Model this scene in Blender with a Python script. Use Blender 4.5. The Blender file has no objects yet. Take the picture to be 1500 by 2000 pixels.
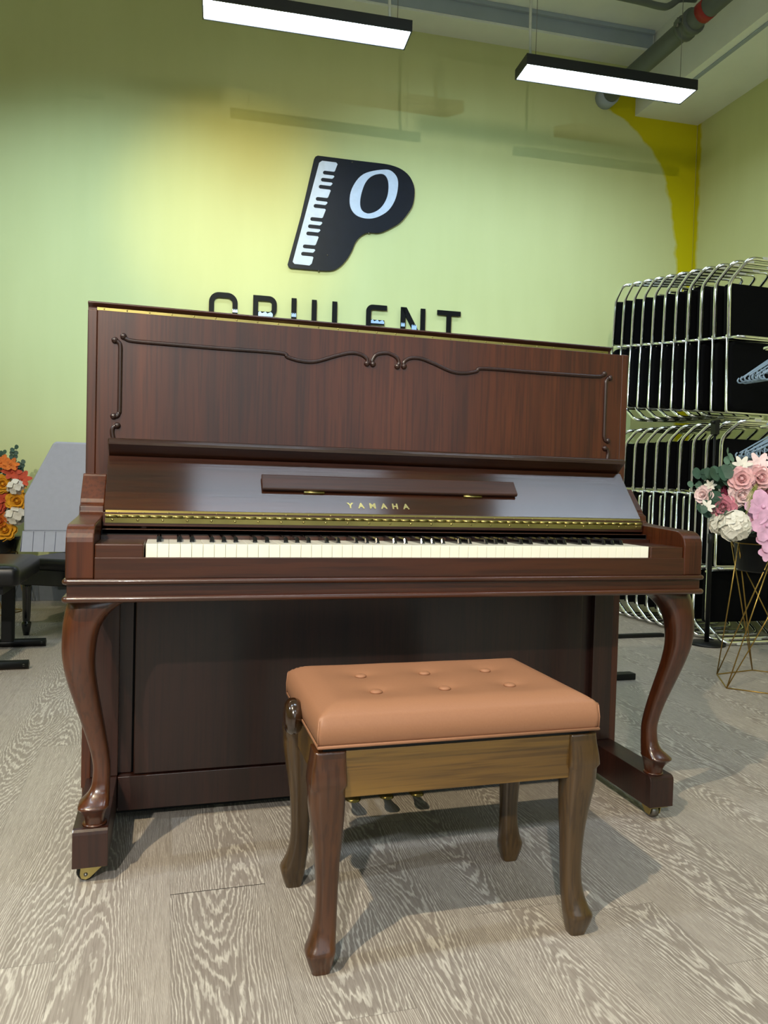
import bpy, bmesh, math, random
from mathutils import Vector, Matrix
R = math.radians
random.seed(7)
S = bpy.context.scene
COL = S.collection

# ---------------------------------------------------------------- camera
cam = bpy.data.cameras.new('camera'); co = bpy.data.objects.new('camera', cam); COL.objects.link(co)
CP = (-0.5707, -1.6440, 0.8724); YAW, PIT, ROL, F = 0.2807, -0.030, 0.0270, 1470.8
fw = Vector((math.sin(YAW)*math.cos(PIT), math.cos(YAW)*math.cos(PIT), math.sin(PIT)))
rt = Vector((math.cos(YAW), -math.sin(YAW), 0)); up = rt.cross(fw)
r2 = rt*math.cos(ROL)+up*math.sin(ROL); u2 = -rt*math.sin(ROL)+up*math.cos(ROL)
m = Matrix((r2, u2, -fw)).transposed().to_4x4(); m.translation = CP
co.matrix_world = m
cam.sensor_fit = 'HORIZONTAL'; cam.sensor_width = 36; cam.lens = F*36/1500; cam.clip_start = .02
S.camera = co
S.view_settings.view_transform = 'Standard'; S.view_settings.look = 'None'
S.view_settings.gamma = 1; S.view_settings.use_curve_mapping = False
S.view_settings.exposure = 0.70

# ---------------------------------------------------------------- world and lamps
W = bpy.data.worlds.new('world'); S.world = W; W.use_nodes = True
W.node_tree.nodes['Background'].inputs[0].default_value = (.75, .85, 1, 1)
W.node_tree.nodes['Background'].inputs[1].default_value = .05

def spot(loc, to, power, colour, size, blend=.5, rad=.02):
    l = bpy.data.lights.new('track_spot', 'SPOT'); l.energy = power; l.color = colour
    l.spot_size = R(size); l.spot_blend = blend; l.shadow_soft_size = rad
    o = bpy.data.objects.new('track_spot', l); COL.objects.link(o); o.location = loc
    o.rotation_euler = (Vector(to)-Vector(loc)).to_track_quat('-Z', 'Y').to_euler()
    return o
def area(loc, to, power, colour, sx, sy):
    l = bpy.data.lights.new('front_fill_light', 'AREA'); l.energy = power; l.color = colour
    l.shape = 'RECTANGLE'; l.size = sx; l.size_y = sy
    o = bpy.data.objects.new('front_fill_light', l); COL.objects.link(o); o.location = loc
    o.rotation_euler = (Vector(to)-Vector(loc)).to_track_quat('-Z', 'Y').to_euler()
    return o
WARM = (1, .84, .58); COOL = (.80, .92, 1.0); NEUT = (1, .95, .86)
LENS = 14.5                       # brightness of the pendant diffusers
spot((-1.9, -1.8, 3.55), (-.1, .2, .2), 300, WARM, 95, .6, .03)
spot((-2.1, -4.9, 3.5), (.1, .3, .5), 480, NEUT, 70, .5, .05)
spot((-4.2, -.6, 3.3), (.8, .4, .4), 170, COOL, 60, .6, .05)
spot((-.49, -.5, 2.9), (-.11, 4.17, 2.85), 250, (1, .72, .10), 26, 1, .02)
spot((-1.28, -.5, 2.9), (1.6, 4.1, 2.25), 430, (.46, .80, 1.0), 42, 1, .02)
spot((-.1, -.5, 2.9), (-1.0, 4.2, 2.35), 330, (.46, .80, 1.0), 36, 1, .02)
area((1.0, -6.9, 2.2), (1.0, 0, 1.6), 30, (.72, .86, 1.0), 4.5, 2.2)  # added cool fill before the unseen front wall, no real lamp there

# ---------------------------------------------------------------- materials
def srgb(h):
    if isinstance(h, str): h = [int(h[i:i+2], 16) for i in (0, 2, 4)]
    return tuple((c/255/12.92 if c/255 <= .04045 else ((c/255+.055)/1.055)**2.4) for c in h)+(1,)
class NT:
    def __init__(s, name):
        s.m = bpy.data.materials.new(name); s.m.use_nodes = True
        s.t = s.m.node_tree; s.b = s.t.nodes['Principled BSDF']
    def n(s, typ, **kw):
        x = s.t.nodes.new(typ)
        for k, v in kw.items(): setattr(x, k, v)
        return x
    def l(s, a, b): s.t.links.new(a, b)
    def math(s, op, a, b=None, c=None):
        x = s.n('ShaderNodeMath', operation=op)
        for i, v in enumerate((a, b, c)):
            if v is None: continue
            if isinstance(v, (int, float)): x.inputs[i].default_value = v
            else: s.l(v, x.inputs[i])
        return x.outputs[0]
    def ramp(s, f, stops, interp='LINEAR'):
        x = s.n('ShaderNodeValToRGB'); e = x.color_ramp.elements; x.color_ramp.interpolation = interp
        while len(e) < len(stops): e.new(.5)
        for i, (p, c) in enumerate(stops): e[i].position = p; e[i].color = c if len(c) == 4 else tuple(c)+(1,)
        s.l(f, x.inputs[0]); return x.outputs[0]
    def noise(s, vec, scale, detail=3, rough=.5, dist=0):
        x = s.n('ShaderNodeTexNoise'); x.inputs['Scale'].default_value = scale
        x.inputs['Detail'].default_value = detail; x.inputs['Roughness'].default_value = rough
        x.inputs['Distortion'].default_value = dist
        s.l(vec, x.inputs['Vector']); return x.outputs['Fac']
    def mapping(s, vec, sc, loc=(0, 0, 0)):
        x = s.n('ShaderNodeMapping'); x.inputs['Scale'].default_value = sc; x.inputs['Location'].default_value = loc
        s.l(vec, x.inputs[0]); return x.outputs[0]
    def mix(s, f, a, b, mode='MIX'):
        x = s.n('ShaderNodeMix', data_type='RGBA', blend_type=mode)
        for i, v in ((0, f), (6, a), (7, b)):
            if isinstance(v, (int, float)): x.inputs[i].default_value = v
            elif isinstance(v, tuple): x.inputs[i].default_value = v
            else: s.l(v, x.inputs[i])
        return x.outputs[2]
    def bump(s, h, strength, dist=.002):
        x = s.n('ShaderNodeBump'); x.inputs['Strength'].default_value = strength; x.inputs['Distance'].default_value = dist
        s.l(h, x.inputs['Height']); s.l(x.outputs[0], s.b.inputs['Normal'])
def plain(name, c, rough=.5, metal=0, spec=.5, var=.06, scale=30, coat=0, bump=0):
    t = NT(name); c = srgb(c) if isinstance(c, str) else c
    co_ = t.n('ShaderNodeTexCoord').outputs['Object']
    nz = t.noise(co_, scale, 4)
    d = tuple(v*(1-var) for v in c[:3])+(1,); u = tuple(min(1, v*(1+var)) for v in c[:3])+(1,)
    t.l(t.ramp(nz, [(.3, d), (.7, u)]), t.b.inputs['Base Color'])
    t.b.inputs['Roughness'].default_value = rough; t.b.inputs['Metallic'].default_value = metal
    t.b.inputs['Specular IOR Level'].default_value = spec
    t.b.inputs['Coat Weight'].default_value = coat; t.b.inputs['Coat Roughness'].default_value = .08
    if bump: t.bump(nz, bump)
    return t.m
def wood(name, dark, mid, light, axis='Z', rough=.28, coat=.35, aniso=0, scale=1.0, coatr=.12):
    """varnished wood: long streaks and pores along axis"""
    t = NT(name); co_ = t.n('ShaderNodeTexCoord').outputs['Object']
    a = 'XYZ'.index(axis)
    sc = [14*scale]*3; sc[a] = .9*scale
    fine = [160*scale]*3; fine[a] = 5*scale
    n1 = t.noise(t.mapping(co_, sc), 1, 5, .55, .4)
    n2 = t.noise(t.mapping(co_, fine), 1, 2, .5)
    big = [2.2*scale]*3; big[a] = .5*scale
    n3 = t.noise(t.mapping(co_, big, (3, 1, 7)), 1, 2, .5)
    v = t.math('ADD', t.math('MULTIPLY', n1, .55), t.math('MULTIPLY', n3, .45))
    c = t.ramp(v, [(.32, srgb(dark)), (.5, srgb(mid)), (.68, srgb(light))])
    k = t.ramp(n2, [(.38, (.45, .42, .40)), (.52, (1, 1, 1))])
    c = t.mix(.6, c, k, 'MULTIPLY')
    t.l(c, t.b.inputs['Base Color'])
    t.b.inputs['Roughness'].default_value = rough
    t.b.inputs['Coat Weight'].default_value = coat; t.b.inputs['Coat Roughness'].default_value = coatr
    t.bump(n2, .22, .0006)
    if aniso:
        t.b.inputs['Anisotropic'].default_value = aniso; t.b.inputs['Specular IOR Level'].default_value = 1.0
        tg = t.n('ShaderNodeTangent', direction_type='RADIAL', axis='X'); t.l(tg.outputs[0], t.b.inputs['Tangent'])
    return t.m
MAHv = wood('mahogany_upright', '240e05', '3e1a07', '55280e', 'Z', .36, .12)
MAHh = wood('mahogany_lengthwise', '210d06', '391909', '4a240e', 'X', .34, .45)
MAHy = wood('mahogany_depth', '1e0c06', '321509', '41200f', 'Y', .34, .45)
MAHs = wood('mahogany_satin_fallboard', '200e08', '351808', '46240f', 'X', .20, .05, aniso=.9, coatr=.11)
MAHl = wood('mahogany_leg', '281106', '401d0a', '52280f', 'Z', .3, .5)
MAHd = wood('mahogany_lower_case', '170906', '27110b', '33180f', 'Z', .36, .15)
WAL = wood('bench_brown_wall_tinted', '3f2c12', '6b4e1e', '86662a', 'X', .32, .4)  # olive cast of light off the wall is put into the brown
WALz = wood('bench_leg_brown', '281b0b', '48341a', '5a4221', 'Z', .3, .4)
REDz = wood('bench_leg_red_brown', '2c170c', '472813', '5a3419', 'Z', .3, .4)
KNOB = wood('knob_dark_brown', '1f120a', '35200f', '46290f', 'Z', .18, .8)
BRASS = plain('aged_brass', 'a59558', .3, 1, var=.18, scale=9)
BRASSd = plain('pale_brass', 'a89a63', .3, 1, var=.2, scale=14)
IVORY = plain('ivory_white', 'f1efdf', .22, coat=.3, var=.01)
EBONY = plain('ebony_black', '0b0b0d', .14, coat=.4)
BLK = plain('black_lacquer', '08090b', .22, coat=.4)
BLKM = plain('black_satin_metal', '07080a', .45, spec=.3)
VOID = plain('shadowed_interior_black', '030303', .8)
CHROME = plain('chrome', 'f2f4f4', .17, 1, var=.03)
STEEL = plain('dull_steel', '7d7a75', .35, 1, var=.1)
FAB = plain('black_mesh_fabric', '040507', .9, spec=.1, scale=200, var=.3)
LEATH = plain('tan_leatherette', '966a4f', .46, spec=.35, var=.03, scale=260, bump=.06)
GREY = plain('grey_cover_cloth', 'a3a8b8', .9, spec=.1, var=.03)
BLEATH = plain('black_leatherette', '07080a', .34, spec=.35)
GOLD = plain('gold_wire', 'a68748', .35, 1, var=.05)
WHITEP = plain('white_sign_acrylic', 'c9d4ea', .3)
NAVY = plain('sign_black_acrylic', '10141f', .45, spec=.25, var=.15, scale=12)
REFLB = plain('painted_blue_reflection', 'a9c4ee', .3)
PAINTW = plain('ceiling_white_paint', 'eef0ea', .9, var=.03, scale=4)
PAINTB = plain('beam_blue_grey_paint', 'a3adb8', .9, var=.06, scale=5)
PIPEM = plain('grey_pipe_paint', '5b615d', .5, var=.08, scale=6)
REDT = plain('red_pipe_tape', '9a2320', .5)
CABLEW = plain('white_cable', 'b9bdb2', .5)
GREYB = plain('grey_baseboard_paint', '50565c', .6)
HANG = plain('blue_grey_plastic', '7d93a8', .4)
PETP = plain('petal_pink', 'e3b4b6', .8, var=.12, scale=60)
PETL = plain('petal_pale_pink', 'ead0cf', .8, var=.12, scale=60)
PETC = plain('petal_crimson', '7c2443', .8, var=.2, scale=60)
PETD = plain('petal_dusty_rose', 'c87f8f', .8, var=.25, scale=60)
PETW = plain('petal_cream_white', 'ddd9cc', .8, var=.08, scale=60)
PETO = plain('petal_orchid_pink', 'd9a9c6', .8, var=.22, scale=25)
ORG = plain('petal_orange', 'c96a1f', .8, var=.25, scale=50)
ORY = plain('petal_golden_yellow', 'd99a1d', .8, var=.2, scale=50)
ORR = plain('petal_coral_red', 'b9482c', .8, var=.2, scale=50)
LEAFD = plain('leaf_dark_green', '33503f', .6, var=.3, scale=20)
LEAFG = plain('leaf_grey_green', '5d7b68', .6, var=.2, scale=20)
LEAFY = plain('leaf_lime_green', '8a9a3c', .6, var=.2, scale=20)
def emit(name, c, k):
    t = NT(name); t.b.inputs['Base Color'].default_value = (.9, .9, .9, 1)
    t.b.inputs['Emission Color'].default_value = c+(1,); t.b.inputs['Emission Strength'].default_value = k
    return t.m
LENSM = emit('lit_opal_diffuser', (.70, .84, 1.0), LENS)

def wall_material(name, patch):
    t = NT(name); co_ = t.n('ShaderNodeTexCoord').outputs['Object']
    n1 = t.noise(co_, .9, 3); n2 = t.noise(t.mapping(co_, (6, 6, 1)), 1, 3)
    base = t.ramp(t.math('ADD', t.math('MULTIPLY', n1, .6), t.math('MULTIPLY', n2, .4)),
                  [(.35, srgb('c8cb90')), (.65, srgb('cfd298'))])
    col = base
    if patch:     # brighter fresh-paint strip running down the corner
        sp = t.n('ShaderNodeSeparateXYZ'); t.l(co_, sp.inputs[0])
        wob = t.math('MULTIPLY', t.math('SUBTRACT', t.noise(co_, 7, 4), .5), .10)
        if patch == 'back':
            dist = t.math('SUBTRACT', 5.243, sp.outputs['X'])
            fc = t.n('ShaderNodeFloatCurve'); cv = fc.mapping.curves[0]
            pts = [(0, .12), (.50, .13), (.63, .155), (.70, .19), (.78, .27), (.83, .36), (.88, .56), (.905, .70), (.925, .86), (.95, .90), (.965, .62), (1, .60)]
            cv.points[0].location = pts[0]; cv.points[1].location = pts[-1]
            for q in pts[1:-1]: cv.points.new(*q)
            fc.mapping.update()
            t.l(t.math('DIVIDE', sp.outputs['Z'], 4.45), fc.inputs['Value'])
            lim = fc.outputs[0]
        else:
            dist = t.math('MULTIPLY', sp.outputs['Y'], -1); lim = .07
        f = t.math('MULTIPLY', t.math('SUBTRACT', t.math('ADD', lim, wob), dist), 30)
        f = t.math('MINIMUM', t.math('MAXIMUM', f, 0), 1)
        col = t.mix(f, base, srgb('c7bb00'))
    t.l(col, t.b.inputs['Base Color'])
    t.b.inputs['Roughness'].default_value = .55; t.b.inputs['Specular IOR Level'].default_value = .25
    t.bump(t.noise(co_, 60, 3), .05, .002)
    return t.m
WALLB = wall_material('lime_wall_paint_back', 'back'); WALLR = wall_material('lime_wall_paint_side', 'side')
WALLP = wall_material('lime_wall_paint', None)

def floor_material():
    t = NT('grey_oak_planks'); co_ = t.n('ShaderNodeTexCoord').outputs['Object']
    sp = t.n('ShaderNodeSeparateXYZ'); t.l(co_, sp.inputs[0]); X, Y = sp.outputs['X'], sp.outputs['Y']
    xs = t.math('DIVIDE', t.math('ADD', X, 10.15), .2)
    col = t.math('FLOOR', xs); fx = t.math('FRACT', xs)
    wn = t.n('ShaderNodeTexWhiteNoise', noise_dimensions='1D'); t.l(col, wn.inputs['W'])
    is_seam = t.math('COMPARE', col, 48, .5)          # plank column whose butt joint shows in front
    off = t.math('ADD', t.math('MULTIPLY', wn.outputs['Value'], t.math('SUBTRACT', 1, is_seam)), t.math('MULTIPLY', is_seam, .0105))
    ys = t.math('ADD', t.math('DIVIDE', t.math('ADD', Y, 12), 1.2), off)
    row = t.math('FLOOR', ys); fy = t.math('FRACT', ys)
    cv = t.n('ShaderNodeCombineXYZ'); t.l(col, cv.inputs[0]); t.l(row, cv.inputs[1])
    w2 = t.n('ShaderNodeTexWhiteNoise', noise_dimensions='2D'); t.l(cv.outputs[0], w2.inputs['Vector'])
    seed = t.math('MULTIPLY', w2.outputs['Value'], 60)
    c3 = t.n('ShaderNodeCombineXYZ')
    t.l(t.math('MULTIPLY', X, 4.0), c3.inputs[0]); t.l(t.math('MULTIPLY', Y, 1.1), c3.inputs[1]); t.l(seed, c3.inputs[2])
    n = t.n('ShaderNodeTexNoise'); n.inputs['Scale'].default_value = 1.0; n.inputs['Detail'].default_value = 2.5
    n.inputs['Roughness'].default_value = .4; n.inputs['Distortion'].default_value = .2; t.l(c3.outputs[0], n.inputs['Vector'])
    cen = t.math('SUBTRACT', t.math('MULTIPLY', t.math('FRACT', t.math('MULTIPLY', seed, 3.7)), .7), -.15)
    dx_ = t.math('SUBTRACT', fx, cen); par = t.math('MULTIPLY', t.math('MULTIPLY', dx_, dx_), 50)
    dirn = t.math('SUBTRACT', t.math('MULTIPLY', t.math('GREATER_THAN', w2.outputs['Value'], .45), 2), 1)
    arch = t.math('ADD', par, t.math('MULTIPLY', t.math('MULTIPLY', Y, 12), dirn))
    # small wander so that grain lines look torn
    c4 = t.n('ShaderNodeCombineXYZ')
    t.l(t.math('MULTIPLY', X, 150), c4.inputs[0]); t.l(t.math('MULTIPLY', Y, 22), c4.inputs[1]); t.l(seed, c4.inputs[2])
    fine = t.n('ShaderNodeTexNoise'); fine.inputs['Scale'].default_value = 1; fine.inputs['Detail'].default_value = 3; t.l(c4.outputs[0], fine.inputs['Vector'])
    v = t.math('ADD', t.math('ADD', t.math('MULTIPLY', n.outputs['Fac'], 26), arch), t.math('MULTIPLY', fine.outputs['Fac'], 1.7))
    s1 = t.math('FRACT', v)
    line = t.ramp(s1, [(.0, (0, 0, 0)), (.50, (.10, .10, .10)), (.72, (1, 1, 1)), (.86, (.8, .8, .8)), (1, (0, 0, 0))])
    c5 = t.n('ShaderNodeCombineXYZ')
    t.l(t.math('MULTIPLY', X, 420), c5.inputs[0]); t.l(t.math('MULTIPLY', Y, 14), c5.inputs[1]); t.l(seed, c5.inputs[2])
    st = t.n('ShaderNodeTexNoise'); st.inputs['Scale'].default_value = 1; st.inputs['Detail'].default_value = 2; t.l(c5.outputs[0], st.inputs['Vector'])
    lowf = t.noise(co_, 1.7, 2)
    base = t.mix(w2.outputs['Value'], srgb('8c837b'), srgb('9b9188'))
    base = t.mix(t.math('MULTIPLY', lowf, .4), base, srgb('78716a'))
    lf = t.math('MULTIPLY', line, t.math('ADD', .06, t.math('MULTIPLY', fine.outputs['Fac'], .80)))
    c = t.mix(lf, base, srgb('ebe6da'))
    c = t.mix(.5, c, t.ramp(st.outputs['Fac'], [(.36, (.62, .60, .58)), (.56, (1, 1, 1))]), 'MULTIPLY')
    # joints
    ex = t.math('MINIMUM', fx, t.math('SUBTRACT', 1, fx)); ey = t.math('MINIMUM', fy, t.math('SUBTRACT', 1, fy))
    jx = t.math('LESS_THAN', ex, .0035); jy = t.math('LESS_THAN', ey, .0011)
    isj = t.math('MAXIMUM', t.math('MULTIPLY', jx, .28), t.math('MULTIPLY', jy, t.math('ADD', .25, t.math('MULTIPLY', is_seam, .7))))
    c = t.mix(isj, c, srgb('2c2622'))
    t.l(c, t.b.inputs['Base Color'])
    t.b.inputs['Roughness'].default_value = .42; t.b.inputs['Specular IOR Level'].default_value = .38
    t.bump(t.math('ADD', lf, st.outputs['Fac']), .12, .0015)
    return t.m
FLOORM = floor_material()

# ---------------------------------------------------------------- object helpers
def link(name, me, mat=None, parent=None, loc=None, rot=None):
    o = bpy.data.objects.new(name, me); COL.objects.link(o)
    if mat and me is not None and hasattr(me, 'materials') and not me.materials: me.materials.append(mat)
    if parent: o.parent = parent
    if loc: o.location = loc
    if rot: o.rotation_euler = rot
    return o
def tag(o, label=None, cat=None, group=None, kind=None):
    if label: o['label'] = label
    if cat: o['category'] = cat
    if group: o['group'] = group
    if kind: o['kind'] = kind
    return o
def thing(name, label, cat, loc=(0, 0, 0), rz=0, group=None):
    o = bpy.data.objects.new(name, None); COL.objects.link(o); o.empty_display_size = .1
    o.location = loc; o.rotation_euler = (0, 0, rz)
    return tag(o, label, cat, group)
def bev(o, w=.002, seg=2, ang=35):
    b = o.modifiers.new('bevel', 'BEVEL'); b.width = w; b.segments = seg; b.limit_method = 'ANGLE'; b.angle_limit = R(ang)
    b.harden_normals = False
    return o
class MB:
    def __init__(s): s.b = bmesh.new()
    def box(s, x0, x1, y0, y1, z0, z1):
        v = [s.b.verts.new(p) for p in ((x0, y0, z0), (x1, y0, z0), (x1, y1, z0), (x0, y1, z0), (x0, y0, z1), (x1, y0, z1), (x1, y1, z1), (x0, y1, z1))]
        for f in ((3, 2, 1, 0), (4, 5, 6, 7), (0, 1, 5, 4), (1, 2, 6, 5), (2, 3, 7, 6), (3, 0, 4, 7)): s.b.faces.new([v[i] for i in f])
        return s
    def rings(s, rings, smooth=True, cap=True, closed=True):
        vs = [[s.b.verts.new(p) for p in r] for r in rings]; n = len(vs[0])
        for a, b in zip(vs, vs[1:]):
            for i in range(n if closed else n-1):
                f = s.b.faces.new((a[i], a[(i+1) % n], b[(i+1) % n], b[i])); f.smooth = smooth
        if cap:
            for r in (vs[0][::-1], vs[-1]):
                try: s.b.faces.new(r)
                except ValueError: pass
        return s
    def tube(s, pts, r, n=10, cap=True, closed=False):
        pts = [Vector(p) for p in pts]; rr = r if isinstance(r, (list, tuple)) else [r]*len(pts)
        m_ = len(pts); rings = []; ref = None
        for i in range(m_):
            a = pts[i-1] if (i or closed) else pts[i]; b = pts[(i+1) % m_] if (i < m_-1 or closed) else pts[i]
            t_ = (b-a)
            if t_.length < 1e-9: t_ = Vector((0, 0, 1))
            t_.normalize()
            if ref is None: ref = Vector((0, 0, 1)) if abs(t_.z) < .9 else Vector((1, 0, 0))
            ref = (ref-t_*ref.dot(t_)).normalized(); bi = t_.cross(ref)
            rings.append([pts[i]+(ref*math.cos(2*math.pi*k/n)+bi*math.sin(2*math.pi*k/n))*rr[i] for k in range(n)])
        if closed: rings.append(rings[0]); return s.rings(rings, cap=False)
        return s.rings(rings, cap=cap)
    def lathe(s, prof, c=(0, 0, 0), n=24, axis='Z'):
        rings = []
        for r, z in prof:
            ring = []
            for k in range(n):
                a = 2*math.pi*k/n; u, v = r*math.cos(a), r*math.sin(a)
                p = {'Z': (u, v, z), 'X': (z, u, v), 'Y': (u, z, -v)}[axis]
                ring.append((p[0]+c[0], p[1]+c[1], p[2]+c[2]))
            rings.append(ring)
        return s.rings(rings)
    def prism(s, pts, y0, y1, plane='XZ'):
        """extrude a 2D outline; plane XZ goes along Y, YZ goes along X, XY goes along Z"""
        def P(a, b, h): return {'XZ': (a, h, b), 'YZ': (h, a, b), 'XY': (a, b, h)}[plane]
        A = [s.b.verts.new(P(a, b, y0)) for a, b in pts]; B = [s.b.verts.new(P(a, b, y1)) for a, b in pts]
        n = len(pts)
        for i in range(n): s.b.faces.new((A[i], A[(i+1) % n], B[(i+1) % n], B[i]))
        s.b.faces.new(A[::-1]); s.b.faces.new(B); return s
    def ball(s, c, r, seg=12, sc=(1, 1, 1)):
        M = Matrix.Translation(c) @ Matrix.Diagonal((*sc, 1))
        g = bmesh.ops.create_uvsphere(s.b, u_segments=seg, v_segments=max(6, seg//2), radius=r, matrix=M)
        for v in g['verts']:
            for f in v.link_faces: f.smooth = True
        return s
    def me(s, name):
        bmesh.ops.recalc_face_normals(s.b, faces=s.b.faces)
        me = bpy.data.meshes.new(name); s.b.to_mesh(me); s.b.free(); return me
    def build(s, name, mat, parent=None, **k): return link(name, s.me(name), mat, parent, **k)
def curve_pts(P, n=6, closed=False):
    """Catmull-Rom through P"""
    P = [Vector(p) for p in P]; out = []; N = len(P)
    for i in range(N if closed else N-1):
        g = (lambda j: P[j % N]) if closed else (lambda j: P[max(0, min(N-1, j))])
        p0, p1, p2, p3 = g(i-1), g(i), g(i+1), g(i+2)
        for k in range(n):
            t_ = k/n
            out.append(.5*((2*p1)+(p2-p0)*t_+(2*p0-5*p1+4*p2-p3)*t_*t_+(3*p1-p0-3*p2+p3)*t_**3))
    if not closed: out.append(P[-1])
    return out
def lerp_rows(rows, n=5):
    """smooth interpolation of rows of numbers (Catmull-Rom per column)"""
    out = []
    N = len(rows)
    for i in range(N-1):
        g = lambda j: rows[max(0, min(N-1, j))]
        for k in range(n):
            t_ = k/n
            out.append([.5*((2*b)+(c-a)*t_+(2*a-5*b+4*c-d)*t_*t_+(3*b-a-3*c+d)*t_**3) for a, b, c, d in zip(g(i-1), g(i), g(i+1), g(i+2))])
    out.append(list(rows[-1])); return out
def rrect(x0, x1, y0, y1, r, n=4):
    pts = []
    for cx, cy, a0 in ((x1-r, y1-r, 0), (x0+r, y1-r, 90), (x0+r, y0+r, 180), (x1-r, y0+r, 270)):
        for k in range(n+1):
            a = R(a0+90*k/n); pts.append((cx+r*math.cos(a), cy+r*math.sin(a)))
    return pts
def text_mesh(txt, size, depth, bold=0, space=1):
    c = bpy.data.curves.new('lettering', 'FONT'); c.body = txt; c.size = size; c.extrude = depth; c.offset = bold; c.space_character = space
    c.align_x = 'CENTER'; c.align_y = 'CENTER'
    o = bpy.data.objects.new('tmp', c); COL.objects.link(o)
    dg = bpy.context.evaluated_depsgraph_get(); me = bpy.data.meshes.new_from_object(o.evaluated_get(dg))
    bpy.data.objects.remove(o); return me

# ================================================================ ROOM SHELL
WA = R(-3.5); WB = Vector((-1.49, 4.267, 0))
def wall_pt(u, z, off=0):     # off = distance in front of the back wall
    return Vector((WB.x+u*math.cos(WA)+off*math.sin(WA), WB.y+u*math.sin(WA)-off*math.cos(WA), z))
CEIL = 4.62; XR = 3.752
def struct(o): return tag(o, kind='structure')
struct(MB().box(-5.2, 4.0, -7.2, 4.6, -.06, 0).build('floor', FLOORM))
struct(MB().box(-5.2, 4.0, -7.2, 4.8, CEIL, CEIL+.08).build('ceiling', PAINTW))
o = MB().box(-3.8, 5.249, 0, .15, 0, CEIL).build('wall_back', WALLB, loc=WB, rot=(0, 0, WA)); struct(o)
o = MB().box(0, .15, -11.1, 0, 0, CEIL).build('wall_right', WALLR, loc=(XR, 3.948, 0)); struct(o)
struct(MB().box(-5.2, -5.05, -7.2, 4.6, 0, CEIL).build('wall_left', WALLP))
struct(MB().box(-5.2, 4.0, -7.2, -7.05, 0, CEIL).build('wall_front', PAINTW))
o = MB().box(-3.6, 5.24, -.012, 0, 0, .125).build('baseboard_back', GREYB, loc=WB, rot=(0, 0, WA)); struct(bev(o, .003))
o = MB().box(-.012, 0, -9, 0, 0, .125).build('baseboard_right', GREYB, loc=(XR, 3.948, 0)); struct(bev(o, .003))
# beam along the back wall, blue-grey primer on its face, dropped box along the side wall
o = MB().box(-3.6, 4.66, -.24, 0, 4.47, CEIL).build('ceiling_beam_back', PAINTW, loc=WB, rot=(0, 0, WA)); struct(o)
o = MB().box(-3.6, 4.65, -.246, -.24, 4.49, CEIL-.03).build('trim_1', PAINTB, loc=WB, rot=(0, 0, WA)); struct(o)
o = MB().box(-3.6, 4.65, -.275, -.24, CEIL-.03, CEIL).build('trim_2', PAINTB, loc=WB, rot=(0, 0, WA)); struct(bev(o, .004))
struct(MB().box(3.157, XR, -7.0, 4.06, 4.069, CEIL).build('ceiling_beam_right', PAINTW))
o = MB().box(3.225, 3.255, -7.0, 3.7, 4.055, 4.069).build('trim_3', PAINTB); struct(bev(o, .004))

# ---------------------------------------------------------------- pipes
p = thing('drain_pipe', 'thick dark grey pipe with coupling running under the ceiling to the back wall', 'pipe', (2.87, 4.0, 4.17))
MB().tube([(0, 0, 0), (0, -.06, 0), (0, -4.5, .0)], .068, 20).build('pipe_run', PIPEM, p)
MB().lathe([(.0, .06), (.085, .06), (.085, -.07), (.07, -.075)], (0, -.02, 0), 20, 'Y').build('wall_flange', PAINTB, p)
b = MB(); b.lathe([(.069, -1.00), (.088, -1.005), (.088, -1.03), (.080, -1.035), (.080, -1.085), (.088, -1.09), (.088, -1.115), (.069, -1.12)], (0, 0, 0), 20, 'Y')
for s_ in (-1, 1): b.box(s_*.085-.018, s_*.085+.018, -1.09, -1.03, -.012, .012)
c_ = b.build('coupling', PIPEM, p)
for s_ in (-1, 1): MB().lathe([(0, -.03), (.007, -.03), (.007, .03), (0, .03)], (s_*.092, -1.06, 0), 8, 'Z').build('bolt', STEEL, c_)
MB().lathe([(.0695, -1.20), (.0705, -1.20), (.0705, -1.27), (.0695, -1.27)], (0, 0, 0), 20, 'Y').build('warning_band', REDT, p)['label'] = 'red tape band around the pipe'
p = thing('branch_pipe', 'thin dark grey pipe bending up to join the thick ceiling pipe', 'pipe', (2.6, 2.9, 4.24))
MB().tube(curve_pts([(.30, .02, .10), (.16, 0, .06), (.08, 0, .0), (0, 0, -.02), (-.3, 0, -.02), (-1.6, 0.05, -.02)], 5), .022, 12).build('pipe_run', PIPEM, p)
MB().lathe([(.022, -.56), (.03, -.56), (.03, -.53), (.022, -.53)], (0, 0.01, -.02), 12, 'X').build('pipe_clip', PIPEM, p)

# ---------------------------------------------------------------- pendant lights
def pendant(cx, cy, label, rz=R(-4), cable=-.54):
    t = thing('pendant_light', label, 'light', (cx, cy, 3.6), rz, 'linear pendant lights')
    b = MB(); L, D, H = .61, .10, .066
    b.box(-L, L, -D, -D+.008, 0, H); b.box(-L, L, D-.008, D, 0, H); b.box(-L, -L+.008, -D+.008, D-.008, 0, H); b.box(L-.008, L, -D+.008, D-.008, 0, H)
    b.box(-L+.008, L-.008, -D+.008, D-.008, H-.006, H)
    b.build('housing', NAVY_H, t)
    MB().box(-L+.009, L-.009, -D+.009, D-.009, .004, .010).build('diffuser', LENSM, t)
    for x in (-L+.1, L-.07): MB().tube([(x, 0, H), (x, 0, CEIL-3.6)], .0022, 6).build('suspension_wire', STEEL, t)
    MB().tube(curve_pts([(cable, 0, H), (cable-.01, 0, H+.1), (cable-.015, 0, H+.35), (cable-.012, 0, CEIL-3.6)], 5), .0095, 8).build('power_cable', CABLEW, t)
    return t
NAVY_H = plain('black_aluminium_housing', '0e1117', .4)
pendant(.18, 2.86, 'black linear pendant light glowing above the logo, middle of the three', cable=.50)
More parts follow.
